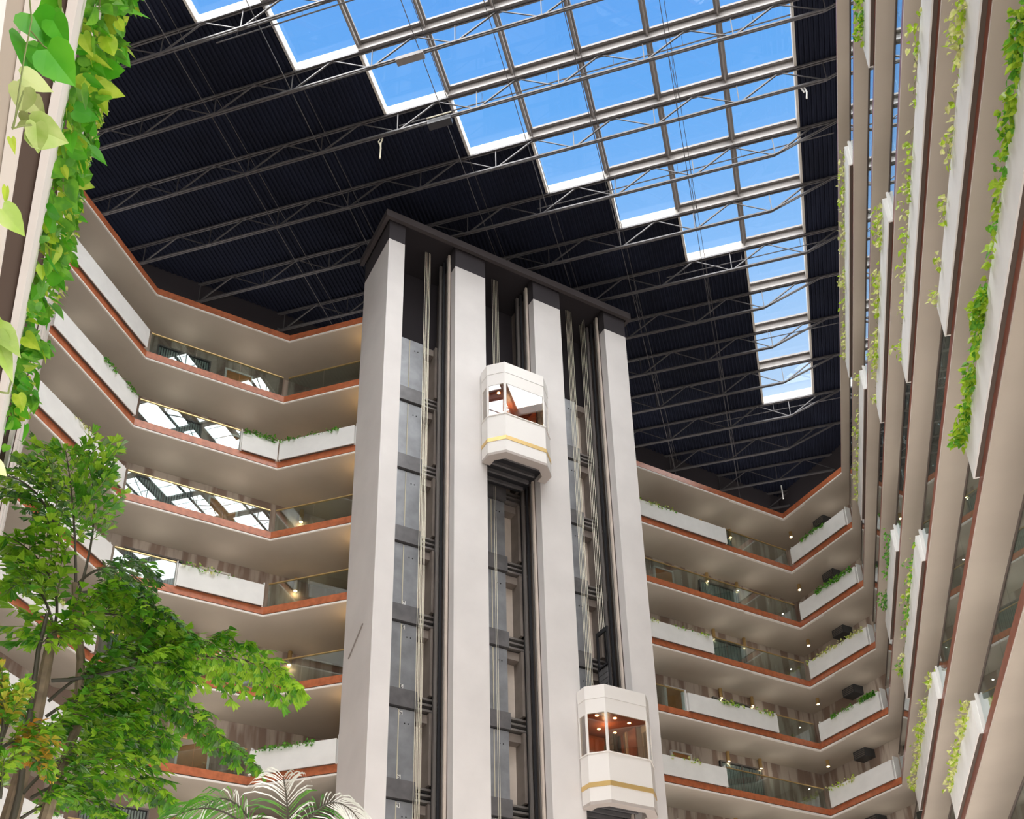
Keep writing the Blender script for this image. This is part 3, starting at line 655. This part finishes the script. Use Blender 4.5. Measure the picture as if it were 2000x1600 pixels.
# the large pothos leaves close to the camera, hanging from the lowest planter
def tri(px, py, hd): return P(px, py, hd)
root = empty('pothos_plant', 'large-leaved pothos hanging close to the camera in the upper left corner', 'plant', None, P(40, 300, 1.6))
b = MB(); st = MB()
big = [ # base px, tip px, width px, material, hd
 ((98, 38), (126, 44), 40, 'leaf_big', 1.62), ((80, 0), (124, 42), 55, 'leaf_big', 1.66), ((112, -8), (128, 40), 36, 'leaf_variegated', 1.68), ((64, 28), (96, 88), 66, 'leaf_big', 1.60), ((92, 96), (147, 168), 68, 'leaf_big', 1.56),
 ((104, 40), (133, 92), 42, 'leaf_big', 1.58), ((72, 92), (103, 154), 44, 'leaf_big', 1.63), ((50, 82), (60, 150), 58, 'leaf_big', 1.66), ((42, 152), (105, 178), 40, 'leaf_variegated', 1.58), ((48, 170), (40, 222), 44, 'leaf_variegated', 1.55),
 ((64, 200), (86, 226), 34, 'leaf_variegated', 1.60), ((57, 180), (52, 224), 22, 'leaf_variegated', 1.6), ((60, 246), (134, 280), 58, 'leaf_variegated', 1.52), ((70, 240), (75, 301), 36, 'leaf_variegated', 1.50), ((40, 235), (66, 232), 26, 'leaf_variegated', 1.57),
 ((22, 270), (28, 296), 13, 'leaf_lime', 1.5), ((4, 408), (49, 461), 42, 'leaf_variegated', 1.4), ((12, 365), (10, 400), 12, 'leaf_lime', 1.4), ((-8, 612), (5, 628), 20, 'leaf_variegated', 1.3), ((-10, 640), (36, 688), 46, 'leaf_variegated', 1.3), ((-6, 655), (22, 738), 36, 'leaf_variegated', 1.28), ((-20, 630), (22, 652), 36, 'leaf_variegated', 1.3), ((-14, 905), (14, 930), 26, 'leaf_pale', 1.2)]
for (a, c_, wpx, mt, hd) in big:
    A_ = P(*a, hd); B_ = P(*c_, hd * random.uniform(.94, 1.04)); d = B_ - A_; vd = -(A_.normalized()); L = d.length
    heart(b, A_, d, vd + rv() * .18 + Vector((0, 0, .25)), L * 1.02, wpx * A_.length / PXF, mt, fold=.3, droop=.06)
b.build('leaves', root)
for pts in (((55, -30), (62, 40), (48, 110), (40, 160), (30, 230), (24, 250)), ((24, 252), (40, 246), (62, 244)), ((26, 250), (34, 215), (46, 178)), ((60, 60), (85, 90), (98, 98)), ((-10, 642), (10, 700), (22, 745), (16, 768), (-6, 765))):
    st = MB(); st.tube([P(x, y, 1.6 - .0004 * y) for x, y in pts], .0016, 'stem_green', 5); st.build('stem', root)
reparent(root)
# fishtail palm
def wedge(mb, c, d, n, L, mt):                        # one fishtail leaflet
    d = d.normalized(); sx = d.cross(n); sx = sx.normalized() if sx.length > 1e-3 else Vector((1, 0, 0)); nn = sx.cross(d); w = L * .34
    vs = [c, c + d * .55 * L - sx * w * .8, c + d * 1.0 * L - sx * w * 1.0 - nn * .1 * L, c + d * .86 * L - sx * w * .35 - nn * .04 * L, c + d * .97 * L - sx * 0 - nn * .08 * L, c + d * .82 * L + sx * w * .4 - nn * .04 * L, c + d * .9 * L + sx * w * .95 - nn * .1 * L, c + d * .5 * L + sx * w * .7]
    mb.add(vs, [(0, 1, 2, 3), (0, 3, 4, 5), (0, 5, 6, 7)], mt)
def bez(pts, t):
    pts = [Vector(p) for p in pts]
    while len(pts) > 1: pts = [pts[i].lerp(pts[i + 1], t) for i in range(len(pts) - 1)]
    return pts[0]
def frond(root, pts, width, nb, lf, mats_, start=.2, droop=.35, rad=.016, flat=None):
    b = MB(); N_ = 14; cv = [bez(pts, i / N_) for i in range(N_ + 1)]
    b.tube(cv, [rad * (1 - .75 * i / N_) for i in range(N_ + 1)], 'stem_dark', 5)
    for i in range(nb):
        u = start + (1 - start) * (i + .5) / nb; p = bez(pts, u); t = (bez(pts, min(1, u + .03)) - bez(pts, max(0, u - .03))).normalized()
        side = t.cross(Vector((0, 0, 1)) if flat is None else flat)
        if side.length < 1e-3: side = Vector((1, 0, 0))
        side.normalize()
        ln = width * (math.sin(math.pi * min(1, (u - start) / (1 - start) * .82 + .16))) * random.uniform(.8, 1.1)
        for s_ in (-1, 1):
            bd = (side * s_ * .9 + t * .65 + Vector((0, 0, .15)) + rv() * .08).normalized()
            q = [p, p + bd * ln * .5 + Vector((0, 0, .02)), p + bd * ln - Vector((0, 0, droop * ln * .5))]
            b.tube([bez(q, v) for v in (0, .5, 1)], .0045, 'stem_green', 3)
            m_ = max(4, int(ln / lf * 2.6))
            for j in range(m_):
                v = (j + .6) / m_; c = bez(q, v); tt = (bez(q, min(1, v + .05)) - bez(q, max(0, v - .05))).normalized(); sd = tt.cross(Vector((0, 0, 1))); sd = sd.normalized() if sd.length > 1e-3 else side
                ld_ = (tt * .8 + sd * (1 if j % 2 else -1) * .75 + Vector((0, 0, -droop)) + rv() * .18); wedge(b, c, ld_, Vector((0, 0, 1)) + rv() * .5, lf * random.uniform(.75, 1.25), random.choice(mats_))
            wedge(b, q[2], bd + Vector((0, 0, -droop)), Vector((0, 0, 1)) + rv() * .4, lf * 1.2, random.choice(mats_))
    b.build('frond', root)
def trunk(root, pts, r0, r1, mt='bark'):
    b = MB(); n = len(pts); b.tube(pts, [r0 + (r1 - r0) * i / (n - 1) for i in range(n)], mt, 8); b.build('trunk', root)
fg = ['leaf_fish', 'leaf_fish_lime', 'leaf_fish', 'leaf_fish_lime', 'leaf_fish_dark', 'leaf_fish', 'leaf_fish_lime', 'leaf_fish', 'leaf_fish_lime']; fl = ['leaf_fish_lime', 'leaf_fish_lime', 'leaf_fish']; fd = ['leaf_fish_dark', 'leaf_fish', 'leaf_fish_dark']
HD = 9.5
pr = empty('fishtail_palm', 'tall green fishtail palm rising in the lower left, fronds in front of the galleries', 'palm tree', None, (P(20, 1600, HD).x, P(20, 1600, HD).y, ZF))
base = Vector((P(20, 1600, HD).x, P(20, 1600, HD).y, ZF))
trunk(pr, [base, P(8, 1640, HD), P(35, 1540, HD), P(62, 1440, HD), P(85, 1330, HD), P(103, 1235, HD)], .09, .045)
trunk(pr, [base + Vector((.4, .2, 0)), P(75, 1640, HD - .1), P(110, 1530, HD), P(150, 1420, HD + .1), P(158, 1290, HD), P(148, 1180, HD), P(146, 1140, HD)], .06, .03)
trunk(pr, [base + Vector((-.2, .2, 0)), P(20, 1620, HD - .2), P(38, 1548, HD - .2), P(58, 1400, HD - .2), P(75, 1270, HD - .2), P(92, 1200, HD - .2)], .035, .018, 'stem_dark')
def fr(pp, width, nb, lf, mats_, **kw): frond(pr, [P(x, y, HD + dz) for x, y, dz in pp], width, int(nb * 1.55), lf * .64, mats_, **kw)
fr([(148, 1180, 0), (150, 1050, 0), (142, 960, .1), (128, 880, -.3)], .62, 12, .15, fg, start=.32, droop=.05, flat=CF * -1)
fr([(148, 1180, 0), (185, 1060, 0), (195, 980, .2), (170, 900, .3)], .34, 8, .13, fg, start=.35, droop=.2, flat=CF * -1)
fr([(130, 1100, 0), (110, 1000, 0), (60, 920, -.2), (-10, 930, -.4)], .50, 10, .14, ['leaf_fish_dark', 'leaf_fish', 'leaf_fish_lime'], start=.2, droop=.3)
fr([(145, 1150, 0), (190, 1090, 0), (250, 1100, .1), (285, 1150, .3)], .34, 8, .13, fd, start=.3, droop=.3)
fr([(150, 1160, 0), (190, 1150, 0), (300, 1150, -.2), (390, 1260, -.5)], .52, 13, .15, ['leaf_fish_dark', 'leaf_fish', 'leaf_fish_lime', 'leaf_fish'], start=.15, droop=.5)
fr([(105, 1230, 0), (130, 1150, 0), (80, 1080, 0), (20, 1050, -.3)], .55, 9, .19, fl, start=.2, droop=.3)
fr([(105, 1230, 0), (90, 1150, .1), (60, 1120, 0), (20, 1150, 0)], .40, 7, .19, fl, start=.2, droop=.3)
fr([(110, 1230, 0), (150, 1200, 0), (220, 1180, -.1), (330, 1230, -.4)], .60, 12, .17, fl, start=.1, droop=.4)
fr([(110, 1260, 0), (130, 1240, 0), (120, 1210, 0), (80, 1260, -.3)], .45, 7, .19, fl, start=.1, droop=.4)
fr([(100, 1330, 0), (240, 1330, 0), (420, 1220, 0), (585, 1340, -.4)], .70, 18, .165, fl, start=.32, droop=.55, rad=.02)
fr([(95, 1370, 0), (180, 1290, 0), (280, 1250, .1), (360, 1330, .1)], .66, 15, .16, fg, start=.2, droop=.45)
fr([(90, 1400, 0), (180, 1330, 0), (330, 1330, -.1), (505, 1500, -.5)], .62, 17, .155, ['leaf_fish', 'leaf_fish_dark', 'leaf_fish', 'leaf_fish_lime'], start=.2, droop=.5)
fr([(45, 1550, -.1), (110, 1470, 0), (190, 1440, 0), (330, 1440, -.2)], .58, 13, .16, fg, start=.3, droop=.45)
fr([(60, 1500, 0), (90, 1420, 0), (180, 1360, 0), (280, 1420, 0)], .6, 13, .16, fl, start=.2, droop=.4)
fr([(60, 1480, 0), (60, 1400, 0), (30, 1360, 0), (-30, 1400, 0)], .45, 8, .16, fg, start=.2, droop=.3)
fr([(60, 1560, 0), (120, 1520, 0), (230, 1480, 0), (330, 1560, 0)], .6, 13, .16, fg, start=.15, droop=.4)
fr([(40, 1600, 0), (100, 1560, 0), (150, 1530, 0), (230, 1600, 0)], .5, 10, .16, fg, start=.1, droop=.4)
fr([(60, 1500, .3), (110, 1440, .3), (200, 1290, .3), (260, 1300, .3)], .55, 11, .16, fg, start=.25, droop=.4)
reparent(pr)
HD = 8.2
pr2 = empty('young_fishtail_palm', 'smaller fishtail plant with orange-tinged new leaves at the left edge', 'palm tree', None, (P(-30, 1600, HD).x, P(-30, 1600, HD).y, ZF))
pr = pr2
trunk(pr, [Vector((pr2.location.x, pr2.location.y, ZF)), P(-25, 1640, HD), P(-10, 1500, HD), P(5, 1430, HD)], .03, .015, 'stem_dark')
fr([(5, 1440, 0), (10, 1390, 0), (5, 1340, 0), (-20, 1310, 0)], .30, 8, .11, ['leaf_orange', 'leaf_orange', 'leaf_fish'], start=.1, droop=.2)
fr([(5, 1440, 0), (20, 1400, 0), (35, 1360, 0), (50, 1350, 0)], .22, 7, .11, ['leaf_fish', 'leaf_fish_lime', 'leaf_orange'], start=.1, droop=.2)
fr([(5, 1460, 0), (20, 1450, 0), (50, 1430, 0), (75, 1450, 0)], .26, 7, .11, ['leaf_orange', 'leaf_fish_lime'], start=.1, droop=.3)
fr([(0, 1520, 0), (20, 1480, 0), (50, 1460, 0), (90, 1500, 0)], .36, 9, .12, ['leaf_fish', 'leaf_fish_lime', 'leaf_orange'], start=.1, droop=.3)
fr([(0, 1560, 0), (10, 1510, 0), (-10, 1470, 0), (-40, 1480, 0)], .36, 8, .12, fg, start=.1, droop=.3)
reparent(pr2)
# feather palm with arching leaflets, the white light on them painted as pale colour
HD = 9.0
kp = empty('feather_palm', 'feather palm with arching leaflets, some coloured as lit, at the bottom, left of the tower', 'palm tree', None, (P(560, 1700, HD).x, P(560, 1700, HD).y, ZF))
trunk(kp, [Vector((kp.location.x, kp.location.y, ZF)), P(560, 1800, HD), P(562, 1700, HD)], .10, .06)
def feather(pts, lens, n, mats_, tipf, start=.1, both=True, sag=.9, wd=.006):
    b = MB(); cv = [bez(pts, i / 12) for i in range(13)]; b.tube(cv, [.014 * (1 - .7 * i / 12) for i in range(13)], 'stem_dark', 5)
    for i in range(n):
        u = start + (1 - start) * i / (n - 1); p = bez(pts, u); t = (bez(pts, min(1, u + .02)) - bez(pts, max(0, u - .02))).normalized(); side = t.cross(CF * -1).normalized()
        for s_ in (-1, 1):
            L = lens * (.75 + .25 * math.sin(math.pi * u)) * random.uniform(.85, 1.1); d0 = (side * s_ * (1 - .45 * u) + t * (.45 + .7 * u) + rv() * .08).normalized()
            q = [p, p + d0 * L * .5, p + d0 * L * .9 + Vector((0, 0, -1)) * L * sag * .55, p + d0 * L * .95 + Vector((0, 0, -1)) * L * sag]
            pp = [bez(q, v) for v in (0, .25, .5, .75, 1)]; mt = random.choice(mats_ if u < tipf else ['leaf_lit'])
            vs = []
            for c, ww in zip(pp, (.4, 1, 1, .7, .05)): 
                sd = (pp[-1] - pp[0]).cross(CF).normalized(); vs += [c - sd * wd * ww, c + sd * wd * ww]
            b.add(vs, [(0, 1, 3, 2), (2, 3, 5, 4), (4, 5, 7, 6), (6, 7, 9, 8)], mt)
    b.build('frond', kp)
feather([P(565, 1700, HD), P(566, 1620, HD), P(562, 1560, HD), P(553, 1518, HD - .3)], .50, 24, ['leaf_fine', 'leaf_lit', 'leaf_fine'], .6, sag=.55)
feather([P(560, 1700, HD), P(470, 1590, HD), P(420, 1550, HD), P(330, 1600, HD)], .40, 30, ['leaf_fine', 'leaf_fish', 'leaf_fine'], 1.1)
feather([P(560, 1700, HD), P(600, 1560, HD), P(660, 1540, HD), P(700, 1600, HD)], .34, 26, ['leaf_fine', 'leaf_lit'], .5)
feather([P(540, 1700, HD), P(480, 1560, HD), P(440, 1540, HD), P(400, 1575, HD)], .36, 26, ['leaf_fine', 'leaf_fish', 'leaf_lit'], 1.1)
reparent(kp)
